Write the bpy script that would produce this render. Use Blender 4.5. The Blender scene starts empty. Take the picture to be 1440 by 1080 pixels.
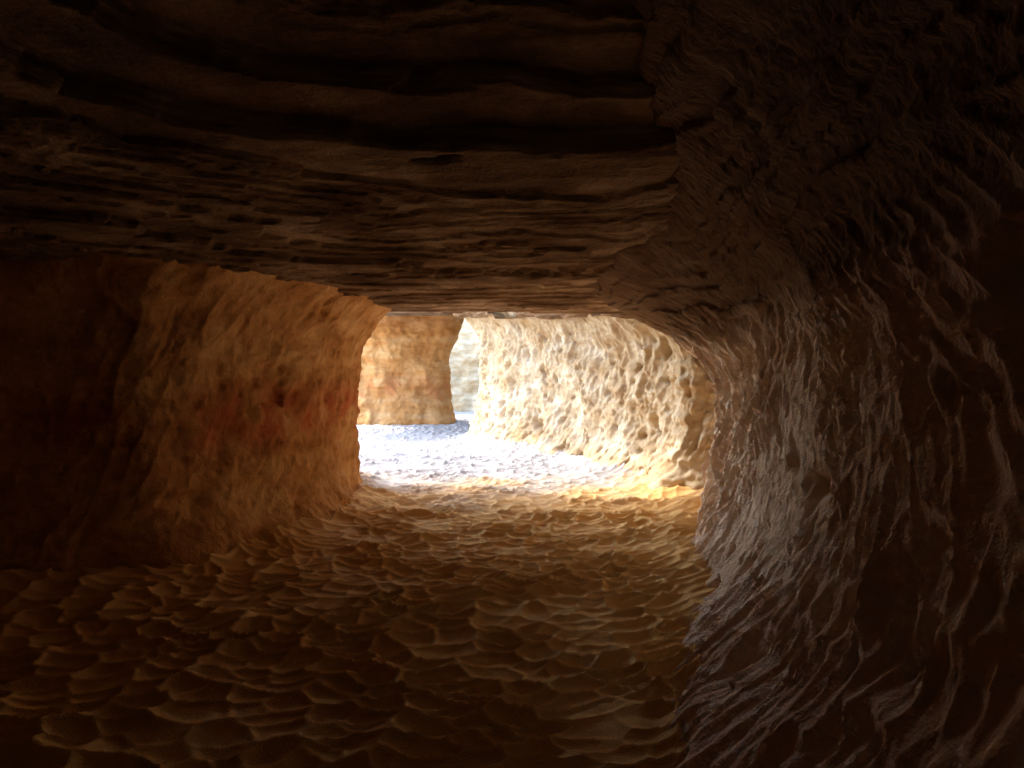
import bpy, math, numpy as np
from mathutils import Vector
# ------------------------------------------------------------ noise helpers
def _h(ix,iy,iz,seed):
    x=(ix.astype(np.int64)*374761393 + iy.astype(np.int64)*668265263 + iz.astype(np.int64)*2147483647*3 + seed*974711)&0xffffffff
    x=((x^(x>>13))*1274126177)&0xffffffff
    x=((x^(x>>16))*2246822519)&0xffffffff
    x=x^(x>>15)
    return (x&0xffffff)/float(0xffffff)
def vnoise(x,y,z,seed=0):
    fx=np.floor(x);fy=np.floor(y);fz=np.floor(z)
    ix=fx.astype(np.int64);iy=fy.astype(np.int64);iz=fz.astype(np.int64)
    u=x-fx;v=y-fy;w=z-fz
    u=u*u*u*(u*(u*6-15)+10);v=v*v*v*(v*(v*6-15)+10);w=w*w*w*(w*(w*6-15)+10)
    def L(a,b,t):return a+(b-a)*t
    r=L(L(L(_h(ix,iy,iz,seed),_h(ix+1,iy,iz,seed),u),L(_h(ix,iy+1,iz,seed),_h(ix+1,iy+1,iz,seed),u),v),
        L(L(_h(ix,iy,iz+1,seed),_h(ix+1,iy,iz+1,seed),u),L(_h(ix,iy+1,iz+1,seed),_h(ix+1,iy+1,iz+1,seed),u),v),w)
    return r*2-1
def fbm(x,y,z,seed=0,o=4,g=0.5):
    a=1.;s=0.;t=0.
    for i in range(o):
        s=s+a*vnoise(x*2**i+i*17.3,y*2**i+i*5.1,z*2**i+i*9.7,seed+i*31);t+=a;a*=g
    return s/t
def cell(x,y,seed=0,jit=0.9):
    fx=np.floor(x).astype(np.int64);fy=np.floor(y).astype(np.int64)
    f1=np.full(x.shape,9.);f2=np.full(x.shape,9.);cid=np.zeros(x.shape)
    for dx in(-1,0,1):
        for dy in(-1,0,1):
            cx=fx+dx;cy=fy+dy;z=np.zeros_like(cx)
            r1=_h(cx,cy,z,seed);r2=_h(cx,cy,z,seed+11)
            px=cx+.5+(r1-.5)*jit;py=cy+.5+(r2-.5)*jit
            d=np.sqrt((x-px)**2+(y-py)**2)
            cid=np.where(d<f1,_h(cx,cy,z,seed+23),cid)
            f2=np.where(d<f1,f1,np.minimum(f2,d));f1=np.minimum(f1,d)
    return f1,f2,cid
def ss(a,b,x):
    t=np.clip((x-a)/(b-a),0,1);return t*t*(3-2*t)
def polydist(x,y,P):
    best=np.full(x.shape,1e9)
    for (ax,ay),(bx,by) in zip(P[:-1],P[1:]):
        dx=bx-ax;dy=by-ay;t=np.clip(((x-ax)*dx+(y-ay)*dy)/(dx*dx+dy*dy),0,1)
        best=np.minimum(best,(x-ax-t*dx)**2+(y-ay-t*dy)**2)
    return np.sqrt(best)
def mesh_grid(name,X,Y,Z,mat,mask=None,flip=False):
    n,m=X.shape
    co=np.stack([X,Y,Z],-1).reshape(-1,3).astype(np.float32)
    i=np.arange(n*m).reshape(n,m)
    q=np.stack([i[:-1,:-1],i[1:,:-1],i[1:,1:],i[:-1,1:]],-1)
    if flip:q=q[...,::-1]
    q=q[mask] if mask is not None else q.reshape(-1,4)
    q=q.reshape(-1,4)
    me=bpy.data.meshes.new(name)
    me.vertices.add(len(co));me.vertices.foreach_set("co",co.ravel())
    me.loops.add(len(q)*4);me.loops.foreach_set("vertex_index",q.ravel().astype(np.int32))
    me.polygons.add(len(q));me.polygons.foreach_set("loop_start",(np.arange(len(q))*4).astype(np.int32))
    me.polygons.foreach_set("use_smooth",np.ones(len(q),dtype=bool))
    me.update(calc_edges=True)
    ob=bpy.data.objects.new(name,me);bpy.context.scene.collection.objects.link(ob)
    me.materials.append(mat);return ob
# ------------------------------------------------------------ materials
def rock(name,cols,scale=1.0,band=7.0,stain=None,bump=.5,bumpscale=30,stretch=(1,1,1),top_shade=None,sky_tint=None):
    m=bpy.data.materials.new(name);m.use_nodes=True;N=m.node_tree.nodes;Lk=m.node_tree.links
    N.remove(N["Principled BSDF"])
    b=N.new("ShaderNodeBsdfDiffuse");b.inputs["Roughness"].default_value=0
    Lk.new(b.outputs[0],N["Material Output"].inputs[0])
    tc=N.new("ShaderNodeTexCoord")
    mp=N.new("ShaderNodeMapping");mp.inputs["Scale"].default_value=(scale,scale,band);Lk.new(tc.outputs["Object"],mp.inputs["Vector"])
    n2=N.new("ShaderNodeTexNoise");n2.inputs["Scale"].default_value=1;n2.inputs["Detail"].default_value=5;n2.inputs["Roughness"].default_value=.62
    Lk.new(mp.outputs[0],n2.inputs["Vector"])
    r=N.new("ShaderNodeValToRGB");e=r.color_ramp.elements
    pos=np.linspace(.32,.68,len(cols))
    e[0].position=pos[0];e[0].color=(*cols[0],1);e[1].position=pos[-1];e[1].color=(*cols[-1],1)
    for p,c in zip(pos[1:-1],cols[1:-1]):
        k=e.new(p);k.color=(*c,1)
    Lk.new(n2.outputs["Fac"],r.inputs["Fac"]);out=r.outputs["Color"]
    sp=N.new("ShaderNodeSeparateXYZ");Lk.new(tc.outputs["Object"],sp.inputs[0])
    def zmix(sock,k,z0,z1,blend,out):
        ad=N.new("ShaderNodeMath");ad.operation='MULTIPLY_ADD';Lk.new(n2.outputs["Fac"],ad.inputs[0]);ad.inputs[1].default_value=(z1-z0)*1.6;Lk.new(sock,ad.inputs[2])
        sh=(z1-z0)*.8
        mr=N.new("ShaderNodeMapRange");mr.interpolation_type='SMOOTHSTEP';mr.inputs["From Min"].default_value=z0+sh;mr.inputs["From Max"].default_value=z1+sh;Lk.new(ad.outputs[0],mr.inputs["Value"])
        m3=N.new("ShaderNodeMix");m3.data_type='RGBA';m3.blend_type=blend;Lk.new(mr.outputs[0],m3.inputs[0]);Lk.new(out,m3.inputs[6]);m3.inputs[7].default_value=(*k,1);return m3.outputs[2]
    if top_shade: out=zmix(sp.outputs["Z"],*top_shade,'MULTIPLY',out)      # overhang shade darkened into the upper wall colour
    if sky_tint: out=zmix(sp.outputs["Y"],*sky_tint,'MIX',out)          # cool daylight on the rear floor, put into the sand colour
    if stain:
        col,z0,z1,zw=stain
        a=N.new("ShaderNodeMath");a.operation='SUBTRACT';Lk.new(sp.outputs["Z"],a.inputs[0]);a.inputs[1].default_value=(z0+z1)/2
        a2=N.new("ShaderNodeMath");a2.operation='ABSOLUTE';Lk.new(a.outputs[0],a2.inputs[0])
        mr=N.new("ShaderNodeMapRange");mr.interpolation_type='SMOOTHSTEP';mr.inputs["From Min"].default_value=(z1-z0)/2+zw;mr.inputs["From Max"].default_value=0;Lk.new(a2.outputs[0],mr.inputs["Value"])
        n4=N.new("ShaderNodeTexNoise");n4.inputs["Scale"].default_value=2.2;n4.inputs["Detail"].default_value=3;Lk.new(tc.outputs["Object"],n4.inputs["Vector"])
        mr2=N.new("ShaderNodeMapRange");mr2.inputs["From Min"].default_value=.38;mr2.inputs["From Max"].default_value=.6;Lk.new(n4.outputs["Fac"],mr2.inputs["Value"])
        mu=N.new("ShaderNodeMath");mu.operation='MULTIPLY';Lk.new(mr.outputs[0],mu.inputs[0]);Lk.new(mr2.outputs[0],mu.inputs[1])
        m3=N.new("ShaderNodeMix");m3.data_type='RGBA';Lk.new(mu.outputs[0],m3.inputs[0]);Lk.new(out,m3.inputs[6]);m3.inputs[7].default_value=(*col,1);out=m3.outputs[2]
    Lk.new(out,b.inputs["Color"])
    if bump>0:
        mp2=N.new("ShaderNodeMapping");mp2.inputs["Scale"].default_value=stretch;Lk.new(tc.outputs["Object"],mp2.inputs["Vector"])
        n3=N.new("ShaderNodeTexNoise");n3.inputs["Scale"].default_value=bumpscale;n3.inputs["Detail"].default_value=2;n3.inputs["Roughness"].default_value=.65
        Lk.new(mp2.outputs[0],n3.inputs["Vector"])
        bp=N.new("ShaderNodeBump");bp.inputs["Strength"].default_value=bump;bp.inputs["Distance"].default_value=.02
        Lk.new(n3.outputs["Fac"],bp.inputs["Height"]);Lk.new(bp.outputs[0],b.inputs["Normal"])
    return m
M_left=rock("sandstone_orange",[(.34,.145,.045),(.55,.27,.10),(.68,.39,.165)],1.4,3,((.46,.12,.05),1.0,1.4,.3),.7,28)
M_right=rock("sandstone_grey_pink",[(.64,.45,.31),(.84,.62,.45),(.89,.71,.55)],1.6,3.5,None,.8,30,top_shade=((.26,.21,.16),1.75,2.2))
M_bright=rock("sandstone_pale",[(.35,.22,.105),(.46,.34,.20),(.56,.46,.32)],1.5,3,None,.6,16)
M_back=rock("sandstone_tan",[(.37,.155,.045),(.45,.225,.08),(.52,.31,.14)],.8,3,((.40,.16,.06),.9,1.5,.4),.6,9)
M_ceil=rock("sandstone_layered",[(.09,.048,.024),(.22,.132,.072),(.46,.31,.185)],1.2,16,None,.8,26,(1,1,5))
M_sand=rock("sand",[(.83,.49,.18),(.86,.53,.21),(.88,.57,.25)],.8,1,None,.4,110,sky_tint=((.38,.355,.33),8,11.5))

# ------------------------------------------------------------ walls
def resample(P,step,params,ymin=None):
    P=np.array(P,float);Q=np.array(params,float)
    A=np.concatenate([P,Q],1);n=len(A);out=[]
    for i in range(n-1):
        p0=A[max(i-1,0)];p1=A[i];p2=A[i+1];p3=A[min(i+2,n-1)]
        t=np.linspace(0,1,60,endpoint=False)[:,None]
        out.append(.5*((2*p1)+(-p0+p2)*t+(2*p0-5*p1+4*p2-p3)*t*t+(-p0+3*p1-3*p2+p3)*t**3))
    out.append(A[-1:]);A=np.concatenate(out)
    L=np.concatenate([[0],np.cumsum(np.hypot(*np.diff(A[:,:2],axis=0).T))])
    s=np.arange(0,L[-1],step)
    return np.stack([np.interp(s,L,A[:,k]) for k in range(A.shape[1])],1),s
def wall(name,pts,mat,side,step,zstep,ztop,dispf,z0=-.15,smoothn=.35,coarse=None,hole=None):
    P=[p[:2] for p in pts];Q=[p[2:] for p in pts]
    A,s=resample(P,step,Q)
    T=np.gradient(A[:,:2],axis=0);k=max(3,int(smoothn/step));
    ker=np.hanning(2*k+3);ker/=ker.sum()
    Tp=np.stack([np.convolve(np.pad(T[:,i],k+1,mode='edge'),ker,'valid') for i in (0,1)],1)
    Tp/=np.linalg.norm(Tp,axis=1)[:,None]
    Nn=np.stack([Tp[:,1],-Tp[:,0]],1)*side
    if coarse is not None:
        idx=np.arange(len(s));keep=coarse(A[:,0],A[:,1])|(idx%6==0)
        A=A[keep];s=s[keep];Nn=Nn[keep]
    z=np.arange(z0,ztop,zstep)
    S,Z=np.meshgrid(s,z,indexing='ij')
    g=lambda i:np.repeat(A[:,i][:,None],len(z),1)
    foot,fh,curl,c0,c1=[g(i) for i in range(2,7)]
    zz=np.clip(Z,0,9)
    off=foot*np.exp(-(zz/np.maximum(fh,.05))**1.3)+curl*np.clip((Z-c0)/(c1-c0),0,1.6)**2
    X=g(0);Y=g(1)
    X0=X+Nn[:,0][:,None]*off;Y0=Y+Nn[:,1][:,None]*off
    d,zo=dispf(S,Z,X0,Y0)
    X1=X0+Nn[:,0][:,None]*d;Y1=Y0+Nn[:,1][:,None]*d
    return mesh_grid(name,X1,Y1,Z+zo,mat,flip=(side<0))
def flutes(S,Z,X,Y,seed,cw,ch,shear,amp,big=.12,lod=.5,ridge=1.0):
    lo=fbm(X*.9,Y*.9,Z*.7,seed,3)
    s2=S+shear*Z+.3*fbm(S*.8,Z*.6,S*0,seed+5,3)+lod*lo*(Z-1.2)
    wx=.35*fbm(S*5,Z*2.5,S*0,seed+7,3);wy=.5*fbm(S*2,Z*3,S*0,seed+8,3)
    f1,f2,c=cell(s2/cw+wx,Z/ch+wy+s2*.3,seed+1)
    g1,g2,c2=cell(s2/(cw*2.6)+wx+3,Z/(ch*1.7)+wy,seed+2)
    e1,e2,c3=cell(s2/(cw*.5)+wx,Z/(ch*.5)+wy*2,seed+3)
    act=.3+.7*ss(-.25,.35,fbm(X*1.3,Y*1.3,Z*1.3,seed+9,2))
    d=amp*act*(.9*f1**1.5+ridge*.3*np.exp(-(f2-f1)/.15)+g1**1.5*1.6+.3*e1**1.3)-amp*1.3
    d+=big*lo+.05*fbm(X*3,Y*3,Z*3,seed+12,4)+.014*fbm(X*14,Y*14,Z*14,seed+13,2)
    return d,s2
def pits(S,Z,seed,sx,sz,amp,dens=.35):
    f1,f2,c=cell(S/sx+.5*fbm(S*3,Z*3,S*0,seed,3),Z/sz+.5*fbm(S*3,Z*3,S*0,seed+4,3),seed)
    return -amp*np.where(c<dens,.3+.7*c/dens,0)*(1-ss(.02,.45,f1))
def d_right(S,Z,X,Y):
    # fluted honeycomb: broad scoops, medium flutes, small ribs, all leaning and fanning
    lo=fbm(X*.8,Y*.8,Z*.6,40,2)
    lean=.3+1.1*vnoise(S*.45,Z*.3,S*0,41)
    s2=S+lean*(Z-.6)
    wx=.3*fbm(S*4,Z*2,S*0,47,3);wy=.4*fbm(S*2,Z*2.5,S*0,48,3)
    g1,g2,c2=cell(s2/.36+wx,Z/.8+wy,42);f1,f2,c=cell(s2/.10+wx,Z/.32+wy,43);e1,e2,c3=cell(s2/.05+wx,Z/.16+wy*1.5,44)
    act=.5+.5*ss(-.3,.3,fbm(X*1.3,Y*1.3,Z*1.3,49,2))
    crest=lambda a,b,w:(1-np.clip((b-a)/w,0,1))**1.6
    nr=.6+.4*ss(4.0,6.0,Y)
    d=nr*act*(.08*g1**1.4+.02*crest(g1,g2,.45)+.07*f1**1.4+.035*crest(f1,f2,.5)+.028*e1**1.3)-.10
    hi=1-.75*ss(1.8,2.3,Z)
    d=.07*lo+d*hi+pits(S,Z,61,.5,.5,.15,.4)*hi+.02*fbm(X*4,Y*4,Z*4,52,3)+.012*fbm(X*16,Y*16,Z*16,53,2)
    q=Z*13+fbm(X,Y,Z,3,3)*2
    st=vnoise(X*.5,Y*.5,q,77)+.5*vnoise(X*1.5,Y*1.5,q*2.7,78)
    d=d+.03*np.tanh(st*3)*ss(1.8,2.2,Z)
    return d,0.02*fbm(X*3,Y*3,Z*3,90,2)
def d_left(S,Z,X,Y):
    d,_=flutes(S,Z,X,Y,140,.17,.6,-.5,.038,.1)
    d=d+pits(S,Z,161,.8,.6,.10,.2)+.03*fbm(X*2.5,Y*2.5,Z*8,165,3)
    return d,0.02*fbm(X*3,Y*3,Z*3,190,2)
def d_bright(S,Z,X,Y):
    lo=fbm(X*.9,Y*.9,Z*.9,240,3)
    wx=.5*fbm(S*3,Z*3,S*0,247,4);wy=.5*fbm(S*3,Z*3,S*0,248,4)
    f1,f2,c=cell(S/.13+.4*Z/.13+wx,Z/.34+wy,241);g1,g2,c2=cell(S/.34+.4*Z/.34+wx,Z/.8+wy,242);e1,e2,c3=cell(S/.07+wx,Z/.12+wy,243)
    act=.3+.7*ss(-.2,.3,fbm(X*1.3,Y*1.3,Z*1.3,249,2))
    d=.2*lo+act*(.07*f1**1.5+.12*g1**1.5+.02*e1)-.1
    d=d+pits(S,Z,261,.55,.55,.24,.28)+pits(S,Z,262,.2,.25,.09,.4)+.06*fbm(X*3,Y*3,Z*8,266,4)+.015*fbm(X*14,Y*14,Z*14,267,2)
    return d,0.02*fbm(X*3,Y*3,Z*3,290,2)
def d_back(S,Z,X,Y):
    d,_=flutes(S,Z,X,Y,340,.5,.6,.2,.05,.3)
    return d+.05*fbm(X*2,Y*2,Z*7,345,4)+.03*fbm(X*6,Y*6,Z*6,346,2),0.03*fbm(X*2,Y*2,Z*2,390,2)

RN=[(1.4,-4,.3,.5,.5,1.5,2.7),(1.2,-1,.4,.5,.4,1.5,2.7),(1.12,.8,.6,.5,.4,1.5,2.7),(1.25,2.2,.68,.5,.4,1.55,2.7),(1.47,3.3,.70,.5,.45,1.6,2.65),
    (1.72,4.5,.62,.5,.5,1.7,2.7),(1.95,5.7,.44,.5,.75,1.5,2.6),(2.13,7.1,.25,.5,1.1,1.35,2.5),(2.4,8.0,.2,.4,1.3,1.35,2.5),(3.3,8.6,.2,.4,1.1,1.5,2.45),(4.6,8.9,.2,.4,1,1.5,2.45)]
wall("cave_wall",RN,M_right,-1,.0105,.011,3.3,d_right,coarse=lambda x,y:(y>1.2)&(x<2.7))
RB=[(4.2,8.6,.2,.4,.3,2,2.7),(3.0,9.0,.3,.4,.4,1.9,2.5),(2.35,9.3,.5,.45,.5,1.8,2.5),(2.3,10.2,.35,.4,.6,1.85,2.6),(1.95,11.2,.4,.4,.6,1.9,2.7),(1.3,12.9,.4,.4,.6,2.1,2.9),
    (.25,14.9,.35,.45,.6,2.3,3.1),(-.65,16.8,.35,.6,.6,2.5,3.3),(-.95,17.9,.35,.6,.5,2.6,3.4),(-.7,18.9,.3,.6,.5,2.6,3.4),(.4,20,.3,.5,.5,2.6,3.4),(4,22,.3,.5,.5,2.6,3.6),(9,24,.3,.5,.5,2.6,3.6)]
wall("cave_wall",RB,M_bright,-1,.02,.02,4.2,d_bright)
LP=[(-4.0,-4,.2,.4,.3,2,2.7),(-4.3,0,.2,.4,.3,2,2.7),(-4.5,3,.2,.4,.3,2,2.7),(-4.3,5.0,.3,.4,.3,2,2.7),(-3.5,5.5,.3,.4,.3,2,2.7),(-3.0,5.7,.3,.4,.3,1.9,2.6),(-2.55,6.6,.35,.4,.3,1.9,2.55),
    (-2.3,7.6,.3,.4,.35,1.8,2.5),(-2.12,9.0,.15,.4,.45,1.6,2.5),(-2.5,10.4,.15,.4,.4,1.6,2.5),(-3.4,11.2,.15,.4,.3,1.9,2.6),(-4.6,11.5,.2,.4,.2,2,3),(-7,11.6,.2,.4,0,2,3),(-14,11.5,.2,.4,0,2,3)]
wall("sandstone_pillar",LP,M_left,1,.016,.016,3.6,d_left,coarse=lambda x,y:(y>4)&(y<9.6))
BP=[(-5.2,26.2,.3,.5,0,2.5,4),(-5.8,25.2,.3,.5,.2,2.5,4),(-5.7,24.1,.5,.4,.3,2.6,3.9),(-4.8,23.8,.5,.4,.4,2.6,3.9),(-3,23.8,.5,.4,.5,2.4,3.8),(-2.3,24.2,.4,.4,.6,2.2,3.8),(-2.45,25.2,.3,.4,.6,2.2,3.8),(-3.4,26.3,.3,.4,.4,2.4,3.8),(-5.0,26.5,.3,.5,0,2.5,4)]
wall("sandstone_pillar",BP,M_back,1,.035,.035,4.4,d_back)
FW=[(-13,36,.3,.6,0,3,6),(-10,33.5,.3,.6,0,3,6),(-4,32,.3,.6,0,3,6),(3,31,.3,.6,0,3,6),(12,28,.3,.6,0,3,6)]
wall("canyon_wall",FW,M_bright,1,.07,.05,6,d_back)
BW=[(-5.5,-3,.2,.4,.3,2,2.8),(0,-3.4,.2,.4,.3,2,2.8),(3,-3,.2,.4,.3,2,2.8)]
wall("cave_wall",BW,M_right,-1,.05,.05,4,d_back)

# ------------------------------------------------------------ ceiling
def axis(segs):
    out=[]
    for a,b,st in segs: out.append(np.arange(a,b-1e-6,st))
    out.append(np.array([segs[-1][1]]));return np.concatenate(out)
xs=axis([(-10,-4.5,.12),(-4.5,3.2,.02),(3.2,9,.12)])
ys=axis([(-5,1,.1),(1,10.8,.018),(10.8,27,.07)])
X,Y=np.meshgrid(xs,ys,indexing='ij')
prof=np.interp(Y,[-10,0,2,3,3.84,5,6,7,8,9,9.6,11,20],[3.2,3.3,3.3,3.12,2.9,2.8,2.7,2.6,2.53,2.49,2.56,2.7,2.7])
w=(.12+.88*ss(-4.2,-.4,X))*(.2+.8*ss(2.4,.7,X))
near=2.5+(prof-2.5)*w+np.clip(Y-9,0,2)*.1*(1-w)
bw=[(p[0],p[1]) for p in RB]
db=polydist(X,Y,bw)
dome=2.62+ (Y-10.3)*1.2
rear=np.minimum(np.minimum(dome,5.2), 1.6+.088*Y+1.1*np.clip(db-.55,0,9))
lowfar=1.6+.092*Y
rear=rear+(lowfar-rear)*ss(18.8,20.5,Y)
t=ss(10.0,10.5,Y)
Sf=near*(1-t)+np.maximum(rear,2.45)*t
Sf=Sf+.07*fbm(X*.7,Y*1.3,X*0,501,3)+.022*fbm(X*2.2,Y*4.5,X*0,510,3)+.012*fbm(X*9,Y*14,X*0,520,3)
edges=[2.0];r2=np.random.RandomState(3)
while edges[-1]<6:
    th=r2.choice([.014,.02,.028,.04,.06]) if edges[-1]<2.84 or edges[-1]>3.0 else .13
    edges.append(edges[-1]+th)
edges=np.array(edges)
def terr(S,a,b):
    i=np.clip(np.searchsorted(edges,S)-1,0,len(edges)-2)
    lo=edges[i];th=edges[i+1]-lo;f=(S-lo)/th
    return lo+th*ss(a,b,f)
Zc=.08*Sf+.92*terr(Sf,.42,.55)
f1,f2,c=cell(X*1.6+.4*fbm(X*2,Y*2,X*0,530,2),Y*5.5+X*.8,531)
Zc=Zc-.02*(f1**1.5)*ss(-.1,.4,fbm(X*.8,Y*.8,X*0,540,2))+.004*fbm(X*20,Y*30,X*0,560,3)
xm=(X[:-1,:-1]+X[1:,1:])/2;ym=(Y[:-1,:-1]+Y[1:,1:])/2
nn=.3*vnoise(xm*.9,ym*.9,ym*0,9)
dbm=(db[:-1,:-1]+db[1:,1:])/2
keep=(ym<10.6+nn)|((ym<20)&(dbm<.75+nn))|((ym>=19.6+nn)&(ym<26.2)&(xm>-6.0+nn))|((ym<20)&(xm>1.5+nn)&(xm>2.2-(ym-10)*.43))  # unseen roof over the rear chamber cut away to let more daylight in
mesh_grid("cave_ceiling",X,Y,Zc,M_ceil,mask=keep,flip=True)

# ------------------------------------------------------------ sand floor
xs=axis([(-300,-40,26),(-40,-8,2),(-8,-4.4,.12),(-4.4,2.8,.016),(2.8,9,.15),(9,41,3.2),(41,301,26)])
ys=axis([(-200,-20,20),(-20,-3,1.7),(-3,1.6,.12),(1.6,8,.016),(8,14,.026),(14,27,.05),(27,40,.4),(40,400,36)])
X,Y=np.meshgrid(xs,ys,indexing='ij')
wx=.6*fbm(X*1.8,Y*1.8,X*0,601,2);wy=.6*fbm(X*1.8+9,Y*1.8,X*0,602,2)
f1,f2,c=cell(X*4.0+wx,Y*6.2+wy+.5*wx,610,.9)
g1,g2,c2=cell(X*6.6+wx*2,Y*9+wy*2,611,.9)
bowl=np.clip(f1,0,.8)**1.7
crest=np.exp(-((f2-f1)/.13))
mod=.75+.5*vnoise(X*2.2,Y*2.6,X*0,630)
Zf=(.08*bowl+.030*crest)*mod+.014*g1**1.3+.05*fbm(X*.8,Y*.8,X*0,620,3)+.009*fbm(X*7,Y*7,X*0,625,3)-.06
fade=ss(9,6,np.abs(X))*ss(34,27,Y)
Zf=Zf*fade
for pts,off,amp in((RN,.7,.16),(LP,.3,.14),(RB,.35,.18)):
    dd=polydist(X,Y,[(p[0],p[1]) for p in pts])
    Zf=Zf+amp*np.exp(-(np.clip(dd-off*.5,0,99)/.35)**1.4)*fade
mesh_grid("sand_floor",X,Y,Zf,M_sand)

# ------------------------------------------------------------ light
sc=bpy.context.scene
el=math.radians(47);a=math.radians(38)
ts=Vector((-math.cos(el)*math.cos(a),math.cos(el)*math.sin(a),math.sin(el)))
sun=bpy.data.lights.new("sun","SUN");sun.energy=4.5;sun.angle=math.radians(.6);sun.color=(1,.95,.88)
so=bpy.data.objects.new("sun",sun);sc.collection.objects.link(so)
so.rotation_euler=ts.to_track_quat('Z','Y').to_euler();so.location=ts*30
w=bpy.data.worlds.new("World");sc.world=w;w.use_nodes=True;nt=w.node_tree
sky=nt.nodes.new("ShaderNodeTexSky");sky.sky_type='NISHITA';sky.sun_disc=False
sky.sun_elevation=el;sky.sun_rotation=math.atan2(ts.x,ts.y)
nt.links.new(sky.outputs[0],nt.nodes["Background"].inputs[0]);nt.nodes["Background"].inputs[1].default_value=1.9
# ------------------------------------------------------------ camera
cam=bpy.data.cameras.new("camera");cam.lens=24;cam.sensor_width=36;cam.clip_end=2000
co=bpy.data.objects.new("camera",cam);sc.collection.objects.link(co)
co.location=(0,0,1.6);co.rotation_euler=(math.radians(89.4),0,0);sc.camera=co
sc.view_settings.view_transform='Standard';sc.view_settings.look='None';sc.view_settings.exposure=0
